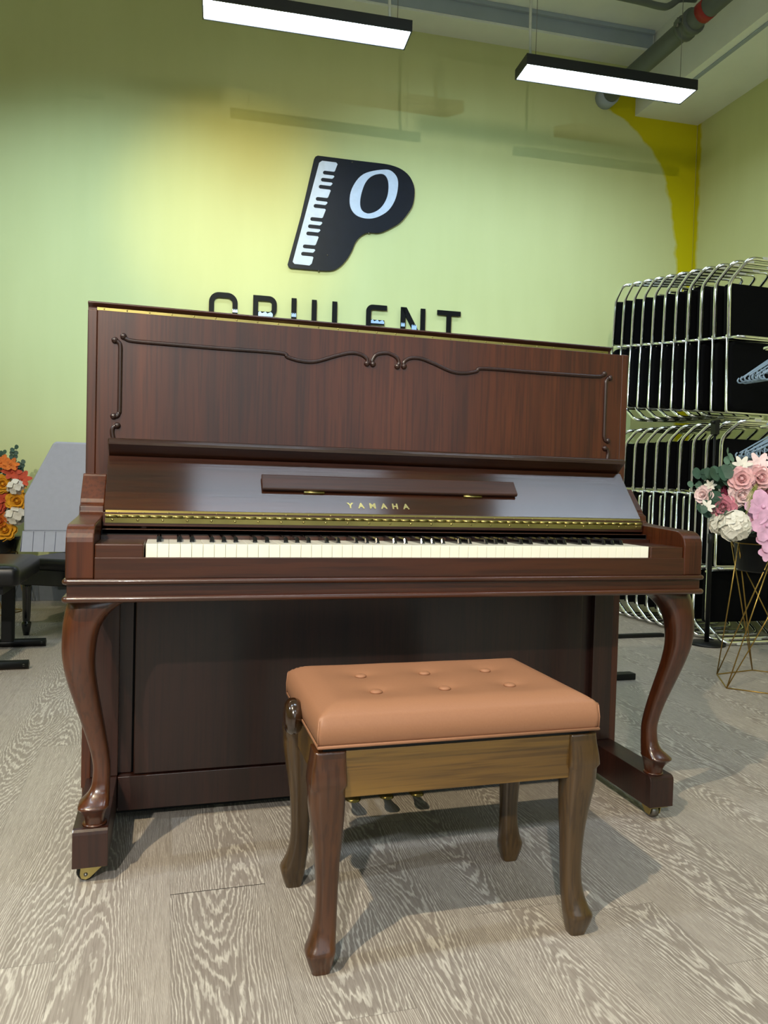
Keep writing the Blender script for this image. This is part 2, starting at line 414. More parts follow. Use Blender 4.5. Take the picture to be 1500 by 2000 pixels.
pendant(2.19, 2.86, 'black linear pendant light hanging in front of the thick grey ceiling pipe')
pendant(-1.83, 2.86, 'linear pendant light whose lit end just shows at the top left corner')
for y in (-.55, -3.95):
    for k, x in enumerate((-1.83, .18, 2.19)):
        pendant(x, y, 'pendant light %s the piano, %s of its row' % ('above and before' if y > -1 else 'far before', ('left', 'middle', 'right')[k]))

# ================================================================ WALL LOGO AND LETTERS
lg = thing('wall_logo', 'large black P-shaped sign with piano keys and a white O', 'sign', wall_pt(2.25, 2.95, .02), WA)
def L2(pts): return [(u-2.25, z-2.95) for u, z in pts]
out = L2([(1.983, 3.405), (2.25, 3.402), (2.45, 3.405), (2.55, 3.402), (2.645, 3.378), (2.715, 3.325), (2.752, 3.236), (2.742, 3.119), (2.70, 3.04), (2.640, 2.965), (2.55, 2.905), (2.47, 2.868), (2.393, 2.864), (2.336, 2.834), (2.292, 2.78), (2.266, 2.714), (2.224, 2.639), (2.168, 2.577), (2.096, 2.543), (1.95, 2.538), (1.798, 2.537)])
out = [tuple(v[:2]) for v in curve_pts([(a, b, 0) for a, b in out[2:20]], 4)]
out = [(-.452, -.413), (-.468, -.405), (-.477, -.387), (-.384, -.008), (-.295, .425), (-.285, .445), (-.267, .455), (0, .454)]+out
plate = bev(MB().prism(out, -.012, 0).build('plate', NAVY, lg), .0015)
# keyboard inlay with ten notches
notch = [(2.025, 3.281), (2.011, 3.226), (1.996, 3.171), (1.975, 3.077), (1.960, 3.022), (1.937, 2.921), (1.921, 2.864), (1.909, 2.809), (1.885, 2.709), (1.873, 2.652)]
right = lambda z: 1.953+(z-2.572)*(2.136-1.953)/(3.356-2.572)
left = lambda z: 1.811+(z-2.587)*(1.996-1.811)/(3.347-2.587)
kp = [(left(3.366)+.016, 3.368), (right(3.366)-.014, 3.368), (right(3.356), 3.356)]
for (nx, nz) in notch:
    h = .0145
    kp += [(right(nz+h)-.005, nz+h+.006), (right(nz+h)-.013, nz+h), (nx+.012, nz+h), (nx+.003, nz+h*.6), (nx, nz), (nx+.001, nz-h*.6), (nx+.010, nz-h), (right(nz-h)-.008, nz-h), (right(nz-h)-.001, nz-h-.007)]
kp += [(right(2.585), 2.585), (right(2.57)-.014, 2.568), (left(2.57)+.018, 2.570), (left(2.585), 2.585), (left(3.34), 3.350)]
MB().prism(L2(kp), -.0165, -.012).build('keyboard_inlay', WHITEP, lg)['label'] = 'white piano key pattern'
oo = curve_pts([(a, b, 0) for a, b in L2([(2.50, 3.358), (2.575, 3.345), (2.616, 3.278), (2.600, 3.147), (2.536, 3.04), (2.420, 2.974), (2.302, 2.98), (2.242, 3.052), (2.251, 3.18), (2.338, 3.303)])], 6, True)
oi = curve_pts([(a, b, 0) for a, b in L2([(2.495, 3.322), (2.537, 3.27), (2.533, 3.154), (2.477, 3.055), (2.389, 3.008), (2.330, 3.035), (2.321, 3.117), (2.354, 3.234), (2.411, 3.300)])], 6, True)
def ring_match(a, b):      # inner point for each outer point along its direction
    c = sum(b, Vector())/len(b); res = []
    for p_ in a:
        d = (p_-c).normalized(); best = max(b, key=lambda q: (q-c).normalized().dot(d)); res.append(best)
    return res
b = MB(); om = ring_match(oo, oi); n = len(oo)
va = [[b.b.verts.new((p_.x, y, p_.y)) for p_ in q] for q, y in ((oo, -.0165), (om, -.0165), (om, -.012), (oo, -.012))]
for k in range(4):
    A, B_ = va[k], va[(k+1) % 4]
    for i in range(n):
        try: b.b.faces.new((A[i], A[(i+1) % n], B_[(i+1) % n], B_[i]))
        except ValueError: pass
b.build('letter_inlay', WHITEP, lg)['label'] = 'white slanted letter O'
for (u, z) in ((2.395, 2.862), (2.01, 2.536), (2.075, 2.66), (1.88, 2.93), (2.25, 3.385)):
    MB().lathe([(0, -.017), (.006, -.0165), (.006, 0), (0, 0)], (u-2.25, 0, z-2.95), 10, 'Y').build('stand_off_screw', STEEL, lg)

def strokes(polys, name): 
    b = MB()
    for pl in polys: b.prism(pl, -.012, 0)
    return b
def letter(ch, u0, u1, polys, label, reflections=()):
    t = thing('wall_letter', label, 'letter', wall_pt(u0, 2.04, .02), WA, 'black letters of the wall name')
    strokes(polys, ch).build('letter_face', BLK_S, t)
    for (a, bb, c, d) in reflections:
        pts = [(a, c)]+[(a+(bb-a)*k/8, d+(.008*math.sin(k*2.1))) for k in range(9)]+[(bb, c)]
        MB().prism(pts, -.0145, -.0122).build('painted_reflection', REFLB, t)['label'] = 'pale blue ragged painted reflection strip'  # reflection in the glossy letter, imitated by a pale coloured strip
    for z in (.03, .25):
        MB().lathe([(0, 0), (.004, 0), (.004, .02), (0, .02)], ((u1-u0)*.05+.012, 0, z), 6, 'Y').build('mounting_pin', STEEL, t)
BLK_S = plain('letter_black_acrylic', '060708', .55, spec=.15)
s = .038; H = .272
def arc(cx, cz, ro, a0, a1, n=8): return [(cx+ro*math.cos(R(a0+(a1-a0)*k/n)), cz+ro*math.sin(R(a0+(a1-a0)*k/n))) for k in range(n+1)]
def band(cx, cz, ro, a0, a1): return arc(cx, cz, ro, a0, a1)+arc(cx, cz, ro-s, a1, a0)
w = .21; r_ = .075
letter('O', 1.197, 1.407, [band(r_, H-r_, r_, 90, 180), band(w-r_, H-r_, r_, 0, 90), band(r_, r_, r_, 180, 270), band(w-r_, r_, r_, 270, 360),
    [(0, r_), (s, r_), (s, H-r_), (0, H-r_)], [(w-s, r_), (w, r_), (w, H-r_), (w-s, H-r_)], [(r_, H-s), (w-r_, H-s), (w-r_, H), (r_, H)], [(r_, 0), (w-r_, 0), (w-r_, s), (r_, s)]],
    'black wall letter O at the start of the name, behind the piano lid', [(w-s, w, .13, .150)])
w = .178; r_ = .06
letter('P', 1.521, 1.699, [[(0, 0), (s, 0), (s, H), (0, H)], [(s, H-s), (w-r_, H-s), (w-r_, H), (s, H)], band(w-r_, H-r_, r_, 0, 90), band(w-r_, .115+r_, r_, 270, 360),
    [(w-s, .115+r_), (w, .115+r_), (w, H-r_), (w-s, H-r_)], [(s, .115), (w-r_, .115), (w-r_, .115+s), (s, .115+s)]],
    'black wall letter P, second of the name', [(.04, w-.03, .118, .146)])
w = .193
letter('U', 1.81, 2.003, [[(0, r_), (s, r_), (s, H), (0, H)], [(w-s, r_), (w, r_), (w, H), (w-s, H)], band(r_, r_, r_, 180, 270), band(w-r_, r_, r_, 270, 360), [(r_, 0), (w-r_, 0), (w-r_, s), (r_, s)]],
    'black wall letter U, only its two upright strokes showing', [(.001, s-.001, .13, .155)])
w = .15
letter('L', 2.124, 2.274, [[(0, 0), (s, 0), (s, H), (0, H)], [(s, 0), (w, 0), (w, s), (s, s)]], 'black wall letter L, a single upright stroke below the logo')
w = .165; r_ = .05
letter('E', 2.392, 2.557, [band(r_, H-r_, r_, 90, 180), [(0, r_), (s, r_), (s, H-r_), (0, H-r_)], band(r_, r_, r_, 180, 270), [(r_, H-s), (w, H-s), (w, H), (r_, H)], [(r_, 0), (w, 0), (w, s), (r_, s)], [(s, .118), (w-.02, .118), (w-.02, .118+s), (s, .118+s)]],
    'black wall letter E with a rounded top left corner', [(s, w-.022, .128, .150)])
w = .20
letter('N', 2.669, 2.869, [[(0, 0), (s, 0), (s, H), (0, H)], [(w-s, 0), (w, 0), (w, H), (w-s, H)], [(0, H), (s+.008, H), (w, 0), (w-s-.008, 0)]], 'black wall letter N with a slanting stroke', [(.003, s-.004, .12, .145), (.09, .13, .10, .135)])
w = .194
letter('T', 2.968, 3.162, [[(0, H-s), (w, H-s), (w, H), (0, H)], [(w/2-s/2, 0), (w/2+s/2, 0), (w/2+s/2, H-s), (w/2-s/2, H-s)]], 'black wall letter T ending the name')

# ================================================================ UPRIGHT PIANO
P = thing('upright_piano', 'dark mahogany upright piano with open fallboard and cabriole legs', 'piano', (0, 0, 0))
YP = .361; HW = .765
# case sides
for s_ in (-1, 1):
    x0, x1 = sorted((s_*.767, s_*.745))
    b = MB().prism([(YP+.001, .10), (YP+.001, 1.298), (YP+.007, 1.300), (.64, 1.300), (.64, .03), (YP+.03, .03), (YP+.03, .10)], x0, x1, 'YZ')
    bev(b.build('side_panel', MAHv, P), .002)
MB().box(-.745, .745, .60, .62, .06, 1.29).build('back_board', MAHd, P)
bev(MB().box(-.7445, .7445, YP, YP+.018, .885, 1.298).build('upper_panel', MAHv, P), .0015)
bev(MB().box(-.75, .75, YP+.018, .60, 1.290, 1.30).build('top_board', MAHh, P), .001)
# lid, with nosing
lid = MB().prism([(.4385, 1.3205), (.432, 1.326), (.428, 1.330), (.430, 1.334), (.66, 1.334), (.66, 1.30), (.445, 1.30), (.4385, 1.3045)], -.774, .752, 'YZ').build('lid', MAHh, P); bev(lid, .002)
hg = MB().box(-.752, .742, .4355, .4385, 1.306, 1.3204)
hg.tube([(-.752, .436, 1.304), (.742, .436, 1.304)], .0028, 8)
hinge = hg.build('lid_hinge', BRASS, P); hinge['label'] = 'brass piano hinge along the lid'
for k in range(27): MB().ball((-.735+k*.0560, .4352, 1.3175), .0023, 8, (1, .5, 1)).build('hinge_screw', BRASSd, hinge)
# carved moulding on the upper panel
def tubeXZ(pts, r0=.0052, ends=True, y=YP-.001, n=7):
    P3 = curve_pts([(a, y, z) for a, z in pts], n)
    m_ = len(P3); rr = [r0*(.75+.25*min(1, i/4, (m_-1-i)/4)) for i in range(m_)]
    b = MB().tube(P3, rr, 8)
    if ends:
        b.ball(P3[0], r0*1.55, 10); b.ball(P3[-1], r0*1.55, 10)
    return b
mould = MB()
def addm(pts): 
    P3 = curve_pts([(a, YP-.001, z) for a, z in pts], 7); m_ = len(P3)
    rr = [.0055*(.8+.2*min(1, i/4, (m_-1-i)/4)) for i in range(m_)]
    mould.tube(P3, rr, 8); mould.ball(P3[0], .0085, 10); mould.ball(P3[-1], .0085, 10)
for s_ in (-1, 1):
    addm([(s_*a, z) for a, z in [(.683, 1.237), (.676, 1.231), (.66, 1.2275), (.60, 1.2265), (.45, 1.2255), (.292, 1.2255), (.27, 1.216), (.235, 1.2085), (.195, 1.2100), (.14, 1.2290), (.100, 1.2400), (.070, 1.238), (.053, 1.2265), (.053, 1.2145)]])
    addm([(s_*a, z) for a, z in [(.703, 1.226), (.695, 1.222), (.690, 1.212), (.6895, 1.18), (.6895, 1.06), (.691, 1.045), (.6955, 1.037), (.703, 1.037)]])
    addm([(s_*a, z) for a, z in [(.694, 1.014), (.702, 1.011), (.706, 1.000), (.704, .985), (.700, .965)]])
addm([(-.036, 1.214), (-.038, 1.224), (-.028, 1.240), (-.008, 1.2465), (.012, 1.2465), (.032, 1.237), (.038, 1.224), (.034, 1.213)])
mould.build('carved_moulding', MAHd, P)['label'] = 'scrolled moulding carved round the upper panel'
# keybed with two half-round mouldings
kb = MB().box(-.765, .765, .006, YP, .622, .670); bev(kb.build('keybed', MAHh, P), .001)
for z, r0 in ((.6665, .0062), (.630, .0068)):
    b = MB(); b.tube([(-.768, YP-.02, z), (-.768, .004, z), (-.766, .001, z), (-.762, 0.0, z), (0, 0.0, z), (.762, 0.0, z), (.766, .001, z), (.768, .004, z), (.768, YP-.02, z)], r0, 10)
    b.build('edge_moulding', MAHh, P)
bev(MB().box(-.7125, .7125, .0035, .022, .672, .7165).build('key_slip', MAHh, P), .0015)
# arms (cheeks) with rounded front and stepped rise to the case
prof = [(.004, .672), (.004, .748)]+[(.044-.04*math.cos(R(a)), .748+.036*math.sin(R(a))) for a in (15, 30, 45, 60, 75, 90)]+[(.12, .788), (.20, .7925), (.236, .7955), (.2455, .801), (.2475, .815), (.262, .822), (.2665, .832), (.318, .886), (.3215, .892), (YP, .892), (YP, .672)]
for s_ in (-1, 1):
    x0, x1 = sorted((s_*.768, s_*.7135))
    bev(MB().prism(prof, x0, x1, 'YZ').build('cheek', MAHv, P), .0025)
    x0, x1 = sorted((s_*.7130, s_*.6155))
    bev(MB().box(x0, x1, .0075, .165, .70, .7445).build('key_block', MAHh, P), .003)
# keys
wk = .02355
b = MB().box(.0003, wk-.0003, .012, .185, .716, .7445); WKM = b.me('white_key'); WKM.materials.append(IVORY)
bk = MB()
def bkr(y, hw, zt): return [(-hw, y, .7445), (-hw, y, zt-.003), (-hw+.003, y, zt), (hw-.003, y, zt), (hw, y, zt-.003), (hw, y, .7445)]
bk.rings([bkr(.0635, .0050, .7475), bkr(.069, .0047, .7575), bkr(.16, .0045, .7585)], smooth=False); BKM = bk.me('black_key'); BKM.materials.append(EBONY)
notes = [9, 11]+[0, 2, 4, 5, 7, 9, 11]*7+[0]
for i, nt in enumerate(notes):
    x = -.6123+i*wk
    k = link('white_key', WKM, None, P, (x, 0, 0)); bev(k, .0007, 2)
    if i < 51 and nt in (0, 2, 5, 7, 9):
        dx = {0: -.0018, 2: .0018, 5: -.0025, 7: 0, 9: .0025}[nt]
        link('black_key', BKM, None, P, (x+wk+dx, 0, 0))
# rail behind keys, name rail
MB().box(-.712, .712, .150, .162, .70, .7535).build('key_rail', MAHh, P)
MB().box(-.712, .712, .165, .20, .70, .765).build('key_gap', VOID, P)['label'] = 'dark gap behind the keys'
bev(MB().box(-.7115, .7115, .165, .20, .7545, .7665).build('felt_rail', MAHh, P), .001)
# fallboard: hinged leaf leaning back, rounded ledge on top
bev(MB().box(-.7115, .7115, .182, .205, .772, .8035).build('hinge_rail', MAHh, P), .001)
fh = MB(); fh.box(-.706, .706, .1805, .1818, .7795, .7925)
for k in range(58):
    x = -.706+k*1.412/58
    fh.tube([(x+.0006, .1795, .7945), (x+1.412/58-.0006, .1795, .7945)], .0034, 8)
fh.prism([(.1803, .7965), (.1818, .7965), (.1890, .8075), (.1875, .8085)], -.706, .706, 'YZ')
fhinge = fh.build('fallboard_hinge', BRASS, P); fhinge['label'] = 'long brass piano hinge below the fallboard'
for k in range(26):
    MB().ball((-.69+k*.0552, .1803, .7860), .0028, 8, (1, .5, 1)).build('hinge_screw', BRASSd, fhinge)
    MB().ball((-.678+k*.0552, .1835, .8035), .0024, 8, (1, .7, .7)).build('hinge_screw', BRASSd, fhinge)
fa = Vector((.190, .8085)); fb = Vector((.298, .9370)); d = (fb-fa).normalized(); nn = Vector((-d.y, d.x))   # nn points to the front/up
def fp(t_, o_=0): q = fa+d*t_+nn*o_; return (q.x, q.y)
FL = (fb-fa).length
fall = MB().prism([fp(0), fp(FL), fp(FL, -.018), fp(0, -.018)], -.7095, .7095, 'YZ').build('fallboard', MAHs, P); bev(fall, .0012)
ledge = MB().prism([(.332, .9155), (.285, .9560), (.2745, .9640), (.2725, .9700), (.2745, .9770), (.280, .9790), (.345, .9790), (.3455, .9155)], -.7095, .7095, 'YZ').build('ledge', MAHs, P); bev(ledge, .0025, 3)
# music desk folded flat on the fallboard
t0, t1 = .066, .112
desk = MB().prism([fp(t0, .0105), fp(t0+.003, .0135), fp(t1, .0125), fp(t1+.002, .0095), fp(t1, .004), fp(t0, .004)], -.345, .345, 'YZ').build('music_desk', MAHh, P); bev(desk, .0015)
for x in (-.215, .215):
    y, z = fp(t0-.002, .003)
    MB().tube([(x-.026, y, z), (x+.026, y, z)], .0032, 8).build('desk_hinge', BRASSd, desk)
# maker's name in brass letters
tm = text_mesh('YAMAHA', .0225, .0004, .0010, 2.3); tm.materials.append(BRASSd)
y, z = fp(.026, .0006); ang = math.atan2(d.y, d.x)
nm = link('lettering', tm, None, P, (-.052, y, z), (ang, 0, 0)); nm['label'] = 'pale brass maker name lettering'
xs_ = [v.co.x for v in tm.vertices]; k_ = .165/(max(xs_)-min(xs_))
for v in tm.vertices: v.co.x *= k_
# lower case
for s_ in (-1, 1):
    x0, x1 = sorted((s_*.745, s_*.680))
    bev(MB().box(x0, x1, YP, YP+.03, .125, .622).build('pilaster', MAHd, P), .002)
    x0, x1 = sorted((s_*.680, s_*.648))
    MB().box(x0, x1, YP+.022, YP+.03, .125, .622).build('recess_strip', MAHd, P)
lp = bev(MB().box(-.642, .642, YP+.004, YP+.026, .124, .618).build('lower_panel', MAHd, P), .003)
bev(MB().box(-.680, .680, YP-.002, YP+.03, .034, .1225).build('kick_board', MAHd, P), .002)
MB().box(-.744, .744, YP+.031, YP+.036, .04, .62).build('added_gap_backing', VOID, P)  # black backing added to stop light showing through the panel gaps
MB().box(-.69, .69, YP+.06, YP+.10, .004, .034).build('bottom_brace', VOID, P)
ck = MB(); ck.lathe([(0, 0), (.020, -.004), (.022, -.012), (.018, -.02), (0, -.021)], (-.07, YP-.004, .598), 16, 'Y'); ck.box(-.086, -.054, YP-.03, YP, .603, .618)
ck.build('panel_catch', BLKM, P)['label'] = 'black spring catch under the keybed'
# toe blocks with rounded top front edge, casters
for s_ in (-1, 1):
    x0, x1 = sorted((s_*.7535, s_*.681))
    pr = [(.062, .040), (.062, .1125)]+[(.074-.012*math.cos(R(a)), .1125+.012*math.sin(R(a))) for a in (30, 60, 90)]+[(.62, .1245), (.62, .040)]
    bev(MB().prism(pr, x0, x1, 'YZ').build('toe_block', MAHd, P), .0015)
    for yy in (.10, .56):
        cx = s_*.717
        if s_ < 0 and yy < .2:      # this one has swivelled sideways, wheel face to the front
            c_ = MB(); c_.box(cx-.026, cx+.03, yy-.03, yy+.03, .0365, .040)
            pl_ = [(cx-.020, .0365), (cx+.024, .0365), (cx+.022, .030), (cx-.002, .008), (cx-.010, .005), (cx-.019, .008), (cx-.022, .016)]
            c_.prism(pl_, yy-.017, yy-.0145); c_.prism(pl_, yy+.0145, yy+.017)
            ca = c_.build('caster', BRASSd, P)
            MB().lathe([(0, -.012), (.016, -.012), (.0198, -.009), (.0198, .009), (.016, .012), (0, .012)], (cx-.010, yy, .0198), 20, 'Y').build('wheel', BLKM, ca)
            MB().lathe([(0, -.0195), (.004, -.019), (.0045, -.017), (0, -.017)], (cx-.010, yy, .0165), 12, 'Y').build('axle_bolt', STEEL, ca)
            continue
        c_ = MB(); c_.box(cx-.026, cx+.026, yy-.03, yy+.035, .0355, .040)
        for e0, e1 in ((-.017, -.014), (.014, .017)): c_.prism([(yy-.018, .036), (yy+.030, .036), (yy+.008, .010), (yy-.010, .010)], cx+e0, cx+e1, 'YZ')
        ca = c_.build('caster', BRASSd, P)
        MB().lathe([(0, -.011), (.014, -.011), (.0175, -.008), (.0175, .008), (.014, .011), (0, .011)], (cx, yy, .0175), 18, 'X').build('wheel', STEEL, ca)
# cabriole legs
rows = [  # z, x_out, x_in, y_front, y_back
 (.6235, .768, .640, .030, .130), (.612, .770, .662, .026, .118), (.598, .773, .680, .024, .108), (.575, .776, .697, .022, .094), (.550, .777, .706, .022, .086), (.515, .777, .711, .023, .080), (.480, .773, .712, .026, .080),
 (.440, .764, .708, .035, .084), (.400, .753, .702, .046, .092), (.360, .742, .696, .058, .102), (.320, .731, .690, .070, .111), (.280, .721, .684, .079, .117), (.250, .7165, .681, .083, .120), (.225, .717, .681, .082, .120),
 (.208, .719, .681, .079, .120), (.195, .724, .681, .073, .120), (.184, .733, .681, .063, .121), (.175, .7425, .681, .052, .122), (.1705, .7445, .681, .049, .123), (.167, .7435, .683, .051, .122), (.156, .7365, .688, .061, .120), (.142, .731, .691, .070, .117), (.1245, .729, .693, .073, .115)]
for s_ in (-1, 1):
    b = MB(); rg = []
    for z, xo, xi, y0, y1 in lerp_rows(rows, 3):
        x0, x1 = sorted((s_*xo, s_*xi)); rr = min(x1-x0, y1-y0)*.30
        rg.append([(a, c_, z) for a, c_ in rrect(x0, x1, y0, y1, rr, 3)])
    b.rings(rg[::-1]); b.build('leg', MAHl, P)
for s_ in (-1, 1): # plinth where the leg meets the toe block
    MB().lathe([(0, .1245), (.026, .1245), (.0255, .1275), (.021, .129), (0, .129)], (s_*.711, .094, 0), 20).build('leg_collar', MAHl, P)
# pedals
for x in (-.084, .008, .093):
    b = MB(); rg = []
    for y, hw, z in ((.36, .009, .062), (.325, .010, .060), (.30, .014, .0575), (.285, .0185, .056), (.27, .0205, .0545), (.256, .0185, .0535), (.247, .011, .053)):
        rg.append([(x-hw, y, z-.003), (x-hw*.6, y, z+.0015), (x, y, z+.003), (x+hw*.6, y, z+.0015), (x+hw, y, z-.003), (x, y, z-.005)])
    b.rings(rg); b.build('pedal', BRASS, P)

# ================================================================ PIANO BENCH
Bn = thing('piano_bench', 'wooden piano bench with buttoned tan leatherette seat and curved legs', 'bench', (-.031, -.182, 0))
bx, by = .277, .178
def seat_top(x, y):
    e = min(1, (bx-abs(x))/.05, (by-abs(y))/.05)
    e = max(0, e); z = .4665+.020*(1-(1-e)**2)
    for qx in (-.142, 0, .142):
        for qy in (-.062, .062):
            dd = ((x-qx)**2+(y-qy)**2)
            z -= .006*math.exp(-dd/.0004)+.006*math.exp(-dd/.003)
    return z
b = MB(); NX, NY = 72, 48
grid = [[b.b.verts.new((-bx+2*bx*i/NX, -by+2*by*j/NY, seat_top(-bx+2*bx*i/NX, -by+2*by*j/NY))) for j in range(NY+1)] for i in range(NX+1)]
for i in range(NX):
    for j in range(NY):
        f = b.b.faces.new((grid[i][j], grid[i+1][j], grid[i+1][j+1], grid[i][j+1])); f.smooth = True
edge = [grid[i][0] for i in range(NX+1)]+[grid[NX][j] for j in range(1, NY+1)]+[grid[i][NY] for i in range(NX-1, -1, -1)]+[grid[0][j] for j in range(NY-1, 0, -1)]
prev = edge
for zz, ins in ((.440, -.003), (.422, -.001), (.4135, .006)):
    cur = []
    for v in edge:
        sx = (bx-ins)/bx; sy = (by-ins)/by
        cur.append(b.b.verts.new((v.co.x*sx, v.co.y*sy, zz)))
    for i in range(len(edge)):
        f = b.b.faces.new((prev[i], cur[i], cur[(i+1) % len(edge)], prev[(i+1) % len(edge)])); f.smooth = True
    prev = cur
b.b.faces.new(prev[::-1])
cush = b.build('seat_cushion', LEATH, Bn)
for qx in (-.142, 0, .142):
    for qy in (-.062, .062):
        MB().ball((qx, qy, seat_top(qx, qy)+.004), .0125, 16, (1, 1, .38)).build('button', LEATH, cush)
b = MB()
cr = [(-bx, -by), (bx, -by), (bx, by), (-bx, by)]
b.tube([(x*1.005, y*1.01, .4165) for x, y in cr], .003, 8, closed=True); b.build('piping', LEATH, cush)
for (x, y) in cr: MB().tube([(x*1.006, y*1.008, .419), (x*1.008, y*1.012, .44), (x*1.0, y*1.0, .4635)], .0013, 6).build('corner_seam', LEATH, cush)
MB().box(-.266, .266, -.165, .165, .404, .4135).build('seat_base', BLKM, Bn)
for y in (-.165, .147):
    bev(MB().box(-.228, .236, y, y+.018, .318, .4035).build('apron', WAL, Bn), .0015)
for x in (-.262, .246):
    bev(MB().box(x, x+.016, -.125, .125, .318, .4035).build('apron', WAL, Bn), .0015)
lr = [  # z, out x, in x (distance from bench centre line), out y, in y offsets from the leg's corner
 (.4045, .281, .224, .170, .118), (.385, .283, .224, .172, .118), (.36, .287, .223, .176, .117), (.335, .2885, .222, .1775, .117), (.305, .287, .2215, .176, .117), (.27, .282, .222, .171, .118), (.235, .2765, .224, .166, .120), (.20, .272, .2265, .162, .122),
 (.165, .2695, .228, .160, .124), (.13, .2685, .229, .1595, .125), (.10, .270, .230, .161, .126), (.075, .275, .231, .165, .127), (.055, .282, .2325, .172, .129), (.043, .287, .2335, .177, .130), (.036, .2875, .2345, .1775, .131), (.022, .2835, .237, .174, .133), (.008, .2785, .240, .169, .136), (.0, .276, .242, .167, .138)]
for sx in (-1, 1):
    for sy in (-1, 1):
        b = MB(); rg = []
        for z, xo, xi, yo, yi in lerp_rows(lr, 3):
            x0, x1 = sorted((sx*xo, sx*xi)); y0, y1 = sorted((sy*yo, sy*yi))
            rr = min(x1-x0, y1-y0)*(.10 if z > .34 else (.34 if z > .05 else .30))
            rg.append([(a, c_, z) for a, c_ in rrect(x0, x1, y0, y1, rr, 3)])
        b.rings(rg[::-1])
        lg_ = b.build('leg', REDz if (sx, sy) == (-1, -1) else WALz, Bn)
        if (sx, sy) == (-1, -1): lg_['label'] = 'redder brown leg'
b = MB()
for s_ in range(1):
    rg = []
    for t_ in range(13):
        a = math.pi*t_/12; r_c = math.sin(a)
        rg.append([(-.292-.0185*math.cos(a), .010+.034*(r_c**.5)*math.cos(2*math.pi*k/20), .418+.0365*(r_c**.5)*math.sin(2*math.pi*k/20)) for k in range(20)])
    b.rings(rg)
b.tube([(-.29, .025, .40), (-.25, .025, .40)], .008, 10)
b.build('height_knob', KNOB, Bn)['label'] = 'glossy oval wooden height knob'

# ================================================================ STACKED CHROME CHAIRS
CW = .235
def fillet(P_, r, n=4):
    P_ = [Vector(p_) for p_ in P_]; out = [P_[0]]
    for i in range(1, len(P_)-1):
        a, b_, c = P_[i-1], P_[i], P_[i+1]
        q0 = b_+(a-b_).normalized()*min(r, (a-b_).length*.45); q1 = b_+(c-b_).normalized()*min(r, (c-b_).length*.45)
        for k in range(n+1):
            t_ = k/n; out.append(q0*(1-t_)**2+b_*2*t_*(1-t_)+q1*t_*t_)
    out.append(P_[-1]); return out
def lathe_dup(): pass
ch = thing('stacking_chair', 'x', 'chair', (0, 0, 0))
b = MB(); b.tube(fillet([(-CW, 0, .44), (-CW, 0, .110), (-CW+.005, -.15, .018), (CW-.005, -.15, .018), (CW, 0, .110), (CW, 0, .44)], .045), .0108, 8)
b.build('base_frame', CHROME, ch)
b = MB(); b.tube(fillet([(-CW, .004, .44), (-CW, -.10, .455), (CW, -.10, .455), (CW, .004, .44)], .035), .0085, 8)
b.tube([(-CW, .02, .425), (CW, .02, .425)], .007, 8)
b.build('seat_frame', CHROME, ch)
b = MB(); b.box(-CW+.010, CW-.010, .004, .062, .112, .428); bev(b.build('seat', FAB, ch), .012, 2)
b = MB(); b.tube(fillet([(-CW, .012, .44), (-CW, .012, .88), (CW, .012, .88), (CW, .012, .44)], .014), .0085, 8)
b.build('back_frame', CHROME, ch)
b = MB(); b.prism(rrect(-.226, .226, .455, .872, .05, 5), -.012, .050); bev(b.build('backrest', FAB, ch), .014, 3)
for s_ in (-1, 1): MB().box(s_*.12-.02, s_*.12+.02, -.162, -.138, .006, .022).build('glide', CABLEW, ch)
kids = list(ch.children); first = True
def chair(x, y, z, inv, rz, rx, label, group):
    global first
    if first: c = ch; first = False
    else:
        c = ch.copy(); COL.objects.link(c)
        for k in kids:
            q = k.copy(); q.parent = c; COL.objects.link(q)
    c.location = (x, y, z); c.rotation_euler = (rx+(math.pi if inv else 0), 0, rz+(math.pi if inv else 0))
    c['label'] = label; c['group'] = group
ordn = ['front', 'second', 'third', 'fourth', 'fifth', 'sixth', 'seventh', 'eighth', 'ninth', 'tenth', 'eleventh', 'twelfth']
X0 = 2.835; XL = 2.60
def row(n_, y0, dy, z0, dz, inv, rz1, lean0, lean1, label, group, x0=XL):
    for i in range(n_):
        f = i/(n_-1); rz = R(rz1*f)
        chair(x0+CW*math.cos(rz), y0+dy*i+CW*math.sin(rz), z0+dz*f, inv, rz, R(lean0+(lean1-lean0)*f), label % ordn[i], group)
row(11, 2.12, .118, 2.265, .16, True, -16, 2, -5, 'upside-down chrome chair in the top row, %s from the front', 'chairs in the top row')
row(7, 2.535, .118, 1.375, .03, False, -10, 0, 0, 'upright chrome chair in the second row down, %s from the front', 'chairs in the second row', XL+.08)
row(10, 2.13, .122, 1.345, .02, True, -6, 0, -2, 'upside-down chrome chair in the third row down, %s from the front', 'chairs in the third row')
row(10, 2.20, .118, 0, 0, False, -4, 0, 0, 'upright chrome chair standing on the floor under the stack, %s from front', 'chairs standing on the floor')
row(3, 2.12, .118, 0, 0, False, 0, 0, 0, 'upright chrome chair by the side wall beside the stack, %s from front', 'chairs beside the stack', XL+.56)

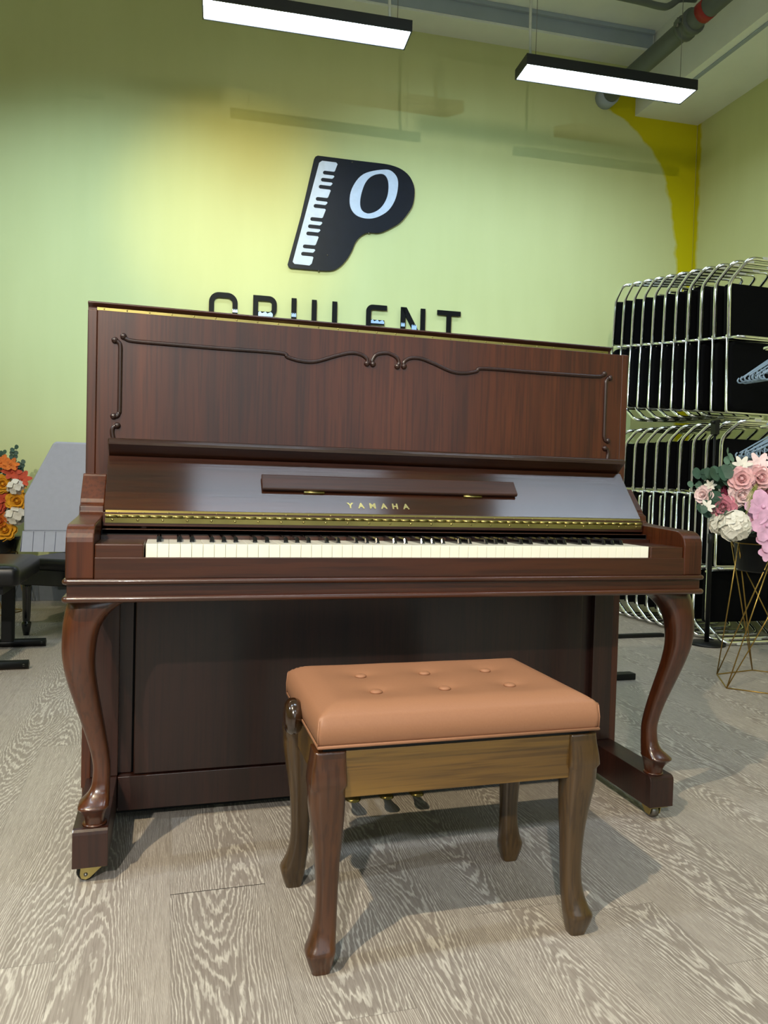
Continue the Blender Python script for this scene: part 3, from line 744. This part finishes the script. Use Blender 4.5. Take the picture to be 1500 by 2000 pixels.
# ================================================================ STAND IN FRONT OF THE CHAIRS
t = thing('microphone_stand', 'black stand with round base and upright pole before the chairs', 'stand', (2.535, 2.11, 0))
MB().lathe([(0, 0), (.105, 0), (.107, .006), (.103, .013), (.02, .018), (0, .018)], (0, 0, 0), 32).build('base', BLKM, t)
MB().lathe([(.0, .016), (.014, .016), (.014, .60), (.018, .61), (.018, .66), (0, .665)], (0, 0, 0), 14).build('pole', BLKM, t)
MB().lathe([(0, .66), (.007, .66), (.007, 1.27), (0, 1.27)], (0, 0, 0), 10).build('upper_rod', BLKM, t)
b = MB(); b.box(-.015, .015, -.02, .02, 1.25, 1.33); b.tube([(-.03, 0, 1.32), (.03, 0, 1.33)], .009, 8); b.build('clamp', BLKM, t)

# ================================================================ HANGERS ON A RACK
t = thing('garment_rack', 'chrome garment rack just outside the right edge carrying plastic hangers', 'rack', (2.42, 1.5, 0))
for z in (1.665, 1.255): MB().tube(fillet([(0, -.10, z), (0, .14, z), (.62, .14, z)], .03), .008, 8).build('rail', CHROME, t)
MB().tube([(.62, .14, 0), (.62, .14, 1.7)], .012, 8).build('post', CHROME, t)
MB().tube([(.62, -.2, .012), (.62, .4, .012)], .012, 8).build('foot', CHROME, t)
hm = MB()
hm.tube(fillet([(-.20, 0, -.135), (-.19, 0, -.155), (.19, 0, -.155), (.20, 0, -.135), (.15, 0, -.105), (.0, 0, -.04), (-.15, 0, -.105), (-.195, 0, -.125)], .012, 3), .0042, 8)
hm.tube(curve_pts([(-.19, 0, -.15), (-.215, 0, -.148), (-.222, 0, -.135), (-.212, 0, -.124)], 4), .0038, 8)
hm.tube([(-.15, 0, -.105), (-.15, 0, -.155)], .0035, 6); hm.tube([(.15, 0, -.105), (.15, 0, -.155)], .0035, 6)
hm.tube(curve_pts([(-.15, 0, -.107), (-.13, 0, -.125), (-.105, 0, -.115), (-.10, 0, -.092)], 4), .0032, 6)
HBODY = hm.me('hanger_body'); HBODY.materials.append(HANG)
hm = MB(); hm.tube(curve_pts([(0, 0, -.04), (0, 0, -.012), (.014, 0, .0), (.018, 0, .014), (.008, 0, .026), (-.006, 0, .027), (-.014, 0, .018)], 5), .0036, 8)
HHOOK = hm.me('hanger_hook'); HHOOK.materials.append(HANG)
for row, z in ((0, 1.652), (1, 1.242)):
    for i in range(6):
        t = thing('plastic_hanger', 'blue-grey plastic hanger in the %s bunch, %s from the front' % (('upper', 'lower')[row], ordn[i]), 'hanger', (2.42, 1.43+.028*i, z), R(random.uniform(-6, 6)), ('hangers in the upper bunch', 'hangers in the lower bunch')[row])
        t.rotation_euler[1] = R((-9, -2)[row]+random.uniform(-2, 2))
        link('hanger_body', HBODY, None, t); link('hook', HHOOK, None, t)

# ================================================================ FLOWERS
def petal(b, base, ax, side, L, Wd, cup, nu=4, nv=5, roll=0.0):
    """one petal: starts at base, grows along ax, width along side, cupped towards ax x side"""
    nrm = side.cross(ax).normalized(); g = []
    for j in range(nv+1):
        v = j/nv; w_ = Wd*math.sin(math.pi*min(1, .12+v*.80))**.7
        g.append([b.b.verts.new(base+ax*(L*v)+side*(w_*(2*i/nu-1))+nrm*(cup*L*(v*v*(-1))+cup*.8*Wd*(2*i/nu-1)**2+roll*L*max(0, v-.7)**2*4)) for i in range(nu+1)])
    for j in range(nv):
        for i in range(nu):
            f = b.b.faces.new((g[j][i], g[j][i+1], g[j+1][i+1], g[j+1][i])); f.smooth = True
def frame(d):
    d = Vector(d).normalized(); a = d.cross(Vector((0, 0, 1)))
    if a.length < .1: a = Vector((1, 0, 0))
    a.normalize(); return d, a, d.cross(a)
def rose(c, d, r, mat, parent, name='rose', rings=((3, .28, .9), (4, .42, .78), (5, .62, .55), (6, .85, .3), (7, 1.0, .05))):
    b = MB(); d, a, e = frame(d); c = Vector(c)
    b.ball(c+d*r*.15, r*.22, 8)
    for q, (n_, rad, lift) in enumerate(rings):
        for k in range(n_):
            t_ = 2*math.pi*(k+q*.37)/n_; o_ = a*math.cos(t_)+e*math.sin(t_); sd = d.cross(o_)
            ax = (o_*(1-lift)*1.0+d*lift).normalized()
            petal(b, c+o_*r*rad*.18-d*r*.25, ax, sd, r*(.55+.55*rad), r*.50*(.55+rad*.6), -.25, roll=-.35)
    return b.build(name, mat, parent)
def flower(c, d, r, mat, parent, name, n_=5, wd=.42, lift=.15, layers=1):
    b = MB(); d, a, e = frame(d); c = Vector(c)
    for q in range(layers):
        for k in range(n_):
            t_ = 2*math.pi*(k+q*.5)/n_; o_ = a*math.cos(t_)+e*math.sin(t_); sd = d.cross(o_)
            lf = lift+q*.28
            petal(b, c+o_*r*.05, (o_*(1-lf)+d*lf).normalized(), sd, r*(1-.18*q), r*wd, -.12, 3, 4)
    b.ball(c+d*r*.1, r*.12, 8)
    return b.build(name, mat, parent)
def hydrangea(c, r, mat, parent, n_=46):
    b = MB(); c = Vector(c); b.ball(c, r*.84, 12)
    for k in range(n_):
        z = 1-2*(k+.5)/n_; t_ = k*2.39996; q = math.sqrt(1-z*z); d0 = Vector((q*math.cos(t_), q*math.sin(t_), z))
        d, a, e = frame(d0+Vector((random.uniform(-.2, .2),)*3))
        p_ = c+d0*r*random.uniform(.85, 1.02)
        for m_ in range(4):
            an = math.pi/2*m_+k; o_ = a*math.cos(an)+e*math.sin(an)
            petal(b, p_, (o_+d*.25).normalized(), d.cross(o_), r*.46, r*.27, -.15, 2, 3)
    return b.build('hydrangea', mat, parent)
def sprig(P0, P1, n_, lr, mat, parent, name, droop=.0, width=.8):
    b = MB(); P0, P1 = Vector(P0), Vector(P1); mid = (P0+P1)/2+Vector((0, 0, droop))
    pts = curve_pts([P0, mid, P1], 6); b.tube(pts, .0018, 5)
    for k in range(n_):
        q = pts[int((len(pts)-1)*(k+1)/n_)]; s_ = 1 if k % 2 else -1
        d = Vector((s_*random.uniform(.6, 1), random.uniform(-.6, .2), random.uniform(-.2, .5))).normalized()
        sd = d.cross(Vector((random.uniform(-.3, .3), -1, .3))).normalized()
        petal(b, q, d, sd, lr, lr*width*.55, .1, 3, 4)
    return b.build(name, mat, parent)
def blades(P0, tips, w_, mat, parent, name):
    b = MB()
    for T in tips:
        P0v, T = Vector(P0), Vector(T); mid = (P0v+T)/2+Vector((0, 0, .05)); pts = curve_pts([P0v, mid, T], 6)
        rg = []
        for i, q in enumerate(pts):
            k = w_*(1-i/len(pts)*.85); rg.append([q+Vector((k, 0, 0)), q+Vector((0, -k*.3, k*.2)), q-Vector((k, 0, 0))])
        b.rings(rg, cap=False, closed=False)
    return b.build(name, mat, parent)

# gold wire stand
SC = Vector((2.185, 1.285, 0))
ws = thing('flower_stand', 'gold geometric wire flower stand on the floor at the right', 'stand', SC)
hexb = [Vector((2.058, 1.451, 0)), Vector((1.914, 1.215, 0)), Vector((2.063, 1.075, 0)), Vector((2.312, 1.118, 0)), Vector((2.456, 1.355, 0)), Vector((2.310, 1.495, 0))]
hb = [q-SC+Vector((0, 0, .003)) for q in hexb]
ht = [Vector((.175*math.cos(R(a)), .175*math.sin(R(a)), .665)) for a in (180, 235, 300, 0, 55, 120)]
MB().tube(hb, .003, 6, closed=True).build('base_ring', GOLD, ws)
MB().tube(ht, .003, 6, closed=True).build('top_ring', GOLD, ws)
b = MB()
for k in range(6):
    MB().tube([hb[k], ht[k]], .003, 6).build('rod', GOLD, ws); MB().tube([hb[k], ht[(k+1) % 6]], .003, 6).build('rod', GOLD, ws)
fa_ = thing('flower_arrangement', 'pink and white artificial flower arrangement in a black pot on the wire stand', 'flowers', SC+Vector((0, 0, .53)))
def A(x, z, y=1.25): return Vector((x-.92*(1.3-y), y, .87+(z-.87)*(1-.34*(1.3-y))))-(SC+Vector((0, 0, .53)))
MB().lathe([(0, 0), (.125, 0), (.14, .01), (.158, .16), (.162, .165), (.152, .17), (.14, .15), (0, .14)], (0, 0, 0), 32).build('pot', BLKM, fa_)
cf = Vector((-.35, -.9, .12))
for (x, z, y, r_, mt, dd) in [(2.029, .968, 1.16, .046, PETP, (-.5, -.8, .1)), (2.131, .976, 1.15, .048, PETP, (-.2, -.9, .1)), (2.033, .891, 1.17, .048, PETL, (-.3, -.8, -.1)), (1.934, .834, 1.2, .046, PETD, (-.7, -.7, 0)), (1.965, .906, 1.22, .032, PETC, (-.6, -.7, 0)), (1.818, .888, 1.25, .036, PETL, (-.9, -.4, .1)), (2.17, .905, 1.2, .035, PETD, (0, -.9, 0))]:
    rose(A(x, z, y), dd, r_, mt, fa_)
for (x, z, y, r_, mt) in [(2.0, .745, 1.14, .062, PETW), (1.925, .755, 1.22, .045, PETW), (2.30, .93, 1.25, .07, PETL)]: hydrangea(A(x, z, y), r_, mt, fa_)
for (x, z, y, r_) in [(2.153, .838, 1.1, .075), (2.174, .75, 1.09, .07), (2.185, .68, 1.1, .055), (2.095, .765, 1.14, .045), (2.26, .80, 1.08, .08), (2.18, .62, 1.1, .04)]:
    flower(A(x, z, y), (-.3+random.uniform(-.2, .2), -.9, random.uniform(-.1, .2)), r_, PETO, fa_, 'orchid', 5, .46)
for (x, z, y, r_, mt) in [(2.025, 1.03, 1.2, .045, PETW), (2.12, 1.035, 1.2, .06, PETL), (2.09, 1.005, 1.18, .05, PETL), (1.855, .93, 1.24, .028, PETW), (1.844, .83, 1.22, .035, PETW), (2.23, 1.06, 1.24, .06, PETL)]:
    flower(A(x, z, y), (-.4, -.8, .5), r_, mt, fa_, 'lily', 6, .26, .35)
sprig(A(1.99, .90, 1.3), A(1.945, 1.085, 1.28), 9, .032, LEAFG, fa_, 'eucalyptus_sprig', 0, 1.3)
sprig(A(1.99, .90, 1.3), A(1.86, .965, 1.27), 10, .045, LEAFD, fa_, 'eucalyptus_sprig', .02, 1.3)
sprig(A(2.0, .90, 1.3), A(1.93, 1.0, 1.28), 10, .048, LEAFG, fa_, 'eucalyptus_sprig', .02, 1.3)
sprig(A(1.95, .88, 1.3), A(1.76, .93, 1.27), 9, .028, LEAFG, fa_, 'eucalyptus_sprig', .02, 1.1)
sprig(A(2.0, .80, 1.28), A(1.85, .80, 1.25), 8, .045, LEAFD, fa_, 'leafy_sprig', 0, 1)
sprig(A(2.0, .86, 1.27), A(1.87, .87, 1.22), 10, .05, LEAFD, fa_, 'leafy_sprig', 0, 1)
sprig(A(2.05, .84, 1.27), A(1.97, .79, 1.17), 9, .045, LEAFD, fa_, 'leafy_sprig', 0, 1)
sprig(A(2.1, .9, 1.27), A(2.09, .83, 1.15), 9, .05, LEAFD, fa_, 'leafy_sprig', 0, 1)
sprig(A(2.15, .75, 1.27), A(1.96, .70, 1.2), 9, .04, LEAFD, fa_, 'leafy_sprig', 0, 1)
sprig(A(2.1, .95, 1.3), A(2.22, 1.05, 1.25), 9, .05, LEAFG, fa_, 'leafy_sprig', 0, 1)
blades(A(2.0, .87, 1.25), [A(1.87+.018*k, .79+.012*math.sin(k*2), 1.17) for k in range(8)]+[A(1.86+.01*k, .93+.006*k, 1.2) for k in range(8)], .0035, LEAFD, fa_, 'grass_spray')
blades(A(2.18, .92, 1.2), [A(2.06, .79+.017*k, 1.10) for k in range(6)], .005, LEAFY, fa_, 'grass_spray')['label'] = 'lime green arching grass'
sprig(A(1.97, .90, 1.25), A(1.80, .985, 1.25), 9, .04, LEAFD, fa_, 'eucalyptus_sprig', .02, 1.3)
sprig(A(1.95, .86, 1.22), A(1.80, .82, 1.22), 8, .038, LEAFD, fa_, 'leafy_sprig', 0, 1)
sprig(A(1.98, .93, 1.22), A(1.89, .99, 1.2), 9, .05, LEAFD, fa_, 'eucalyptus_sprig', .02, 1.3)
b = MB(); b.ball(A(2.03, .84, 1.28), .11, 12, (1, .7, .9)); b.build('foliage_core', LEAFD, fa_)

# orange arrangement by the back wall
OC = Vector((-1.62, 3.78, 0))
t = thing('flower_stand', 'low gold wire stand below the orange flowers at the far left', 'stand', OC)
q4 = [Vector((.17*math.cos(R(a)), .17*math.sin(R(a)), .003)) for a in (20, 110, 200, 290)]; q5 = [Vector((.13*math.cos(R(a)), .13*math.sin(R(a)), .40)) for a in (65, 155, 245, 335)]
MB().tube(q4, .003, 6, closed=True).build('base_ring', GOLD, t); MB().tube(q5, .003, 6, closed=True).build('top_ring', GOLD, t)
for k in range(4):
    for j in (0, 1): MB().tube([q4[k], q5[(k-j) % 4]], .003, 6).build('rod', GOLD, t)
of = thing('flower_arrangement', 'orange and yellow artificial flower arrangement by the left wall end', 'flowers', OC+Vector((0, 0, .36)))
def B2(x, z, y=3.7): return Vector((x, y, z))-(OC+Vector((0, 0, .36)))
MB().lathe([(0, 0), (.10, 0), (.125, .13), (.127, .14), (.115, .14), (0, .12)], (0, 0, 0), 24).build('pot', BLK, of)
for (x, z, r_, mt) in [(-1.585, .842, .05, ORY), (-1.50, .735, .055, ORY), (-1.60, .60, .06, ORG), (-1.57, .55, .06, ORY), (-1.68, .66, .06, ORG), (-1.70, .78, .06, ORR), (-1.62, .70, .05, ORR)]:
    rose(B2(x, z, 3.66), (.2, -.9, .1), r_, mt, of, 'marigold')
for (x, z, r_, mt) in [(-1.535, .915, .06, ORR), (-1.60, .975, .06, ORG), (-1.54, .965, .05, ORG), (-1.475, .875, .06, ORR), (-1.66, .92, .06, ORG), (-1.49, .82, .045, ORY), (-1.58, .75, .045, ORR)]:
    flower(B2(x, z, 3.68), (.2, -.8, .4), r_, mt, of, 'lily', 6, .3, .3)
for (x, z, r_) in [(-1.51, .825, .05), (-1.66, .73, .045), (-1.51, .64, .06)]: hydrangea(B2(x, z, 3.67), r_, PETW, of, 20)
for (x0, x1, z1) in [(-1.56, -1.53, 1.08), (-1.60, -1.60, 1.05), (-1.52, -1.49, .985), (-1.64, -1.66, 1.06)]:
    sprig(B2(x0, .80, 3.75), B2(x1, z1, 3.74), 22, .026, LEAFD, of, 'eucalyptus_sprig', 0, 1.2)
for k in range(5): sprig(B2(-1.6, .72, 3.74), B2(-1.48-.05*k, .62+.05*(k % 3), 3.70), 8, .05, LEAFD, of, 'leafy_sprig')
MB().ball(B2(-1.6, .72, 3.78), .13, 12, (1, .7, 1.4)).build('foliage_core', LEAFD, of)

# ================================================================ COVERED PIANO, BLACK BENCHES
cv = thing('covered_piano', 'small piano at the left under a fitted grey cloth cover with pleated hem', 'piano', (-1.2, 3.3, 0))
pr = [(-.197, .562), (-.197, .775), (-.190, .790), (-.040, 1.100), (-.022, 1.109), (.62, 1.109), (.62, .562)]
cover = MB().prism(pr, 0, .70).build('cloth_cover', GREY, cv); bev(cover, .012, 3)
b = MB(); xx = -.200; k = 0
pts = []
while xx < .60:
    pts += [(xx, -.004), (xx+.058, -.004), (xx+.060, .008), (xx+.056, .010)]; xx += .062
top = [b.b.verts.new((x, y, .564)) for x, y in pts]; bot = [b.b.verts.new((x-.006+random.uniform(-.002, .002), y-.012, .440)) for x, y in pts]
for i in range(len(pts)-1): b.b.faces.new((top[i], top[i+1], bot[i+1], bot[i]))
# left side of the hem
ptl = []
yy = 0
while yy < .68: ptl += [(-.203, yy), (-.203, yy+.058), (-.190, yy+.060)]; yy += .062
top = [b.b.verts.new((x, y, .564)) for x, y in ptl]; bot = [b.b.verts.new((x-.014, y, .440)) for x, y in ptl]
for i in range(len(ptl)-1): b.b.faces.new((top[i], top[i+1], bot[i+1], bot[i]))
sk = b.build('pleated_hem', GREY, cv); so = sk.modifiers.new('thick', 'SOLIDIFY'); so.thickness = .002
MB().tube([(-.199, -.003, .563), (.60, -.003, .563)], .0025, 6).build('hem_seam', GREY, cv)
MB().box(-.18, .60, .03, .68, .47, .60).build('key_bed', BLK, cv); MB().box(.22, .60, .05, .68, 0, .50).build('case', BLK, cv)

def turned_leg(x, y, z1, par, mat=BLK):
    MB().lathe([(0, 0), (.016, 0), (.021, .03), (.026, .062), (.024, .072), (.018, .076), (.019, .082), (.021, .10), (.024, z1-.03), (.026, z1), (0, z1)], (x, y, 0), 14).build('leg', mat, par)
t = thing('piano_bench', 'glossy black bench with turned legs in front of the covered piano', 'bench', (-1.05, 3.20, 0), R(-23.6))
for sx in (-1, 1):
    for sy in (-1, 1): turned_leg(sx*.15, sy*.33, .30, t)
bev(MB().box(-.175, .175, -.36, .36, .285, .375).build('apron', BLK, t), .006, 3)
b = MB(); b.rings([[(x, y, z) for x, y in rrect(-.185+i_, .185-i_, -.37+i_, .37-i_, .03, 4)] for z, i_ in ((.375, .004), (.385, 0), (.42, 0), (.432, .008), (.437, .025))]); b.build('seat_cushion', BLEATH, t)

t = thing('piano_bench', 'black padded bench on a flat steel T-foot frame at the left edge', 'bench', (-1.44, 2.38, 0))
b = MB(); b.rings([[(x, y, z) for x, y in rrect(-.225+i_, .225-i_, -.28+i_, .34-i_, .03, 4)] for z, i_ in ((.385, .008), (.393, 0), (.455, 0), (.470, .007), (.480, .03), (.484, .08))])
b.build('seat_cushion', BLEATH, t)
for y in (-.27, .24):
    MB().tube([(-.15, y+.01, .022), (.27, y+.01, .022)], .022, 4).build('foot', BLKM, t)
    bev(MB().box(.056, .117, y-.005, y+.03, .03, .385).build('post', BLKM, t), .003)
MB().box(-.15, .15, -.22, .24, .34, .385).build('lift_mechanism', BLKM, t)
for y in (-.27, .24): MB().lathe([(0, -.003), (.006, -.003), (.006, 0), (0, 0)], (.25, y-.006, .022), 8, 'Y').build('foot_bolt', STEEL, t)

# bar feet of a stand behind the piano
t = thing('folding_stand', 'black steel stand mostly hidden behind the piano, bar feet on the floor', 'stand', (1.3, 1.75, 0))
bev(MB().box(-.25, .285, -.315, -.265, 0, .03).build('foot', BLKM, t), .003)
bev(MB().box(-.25, -.20, -.27, .62, 0, .03).build('foot', BLKM, t), .003)
bev(MB().box(-.25, 1.12, .60, .64, 0, .022).build('foot', BLKM, t), .003)
bev(MB().box(-.25, -.21, .1, .14, .03, .8).build('post', BLKM, t), .003)
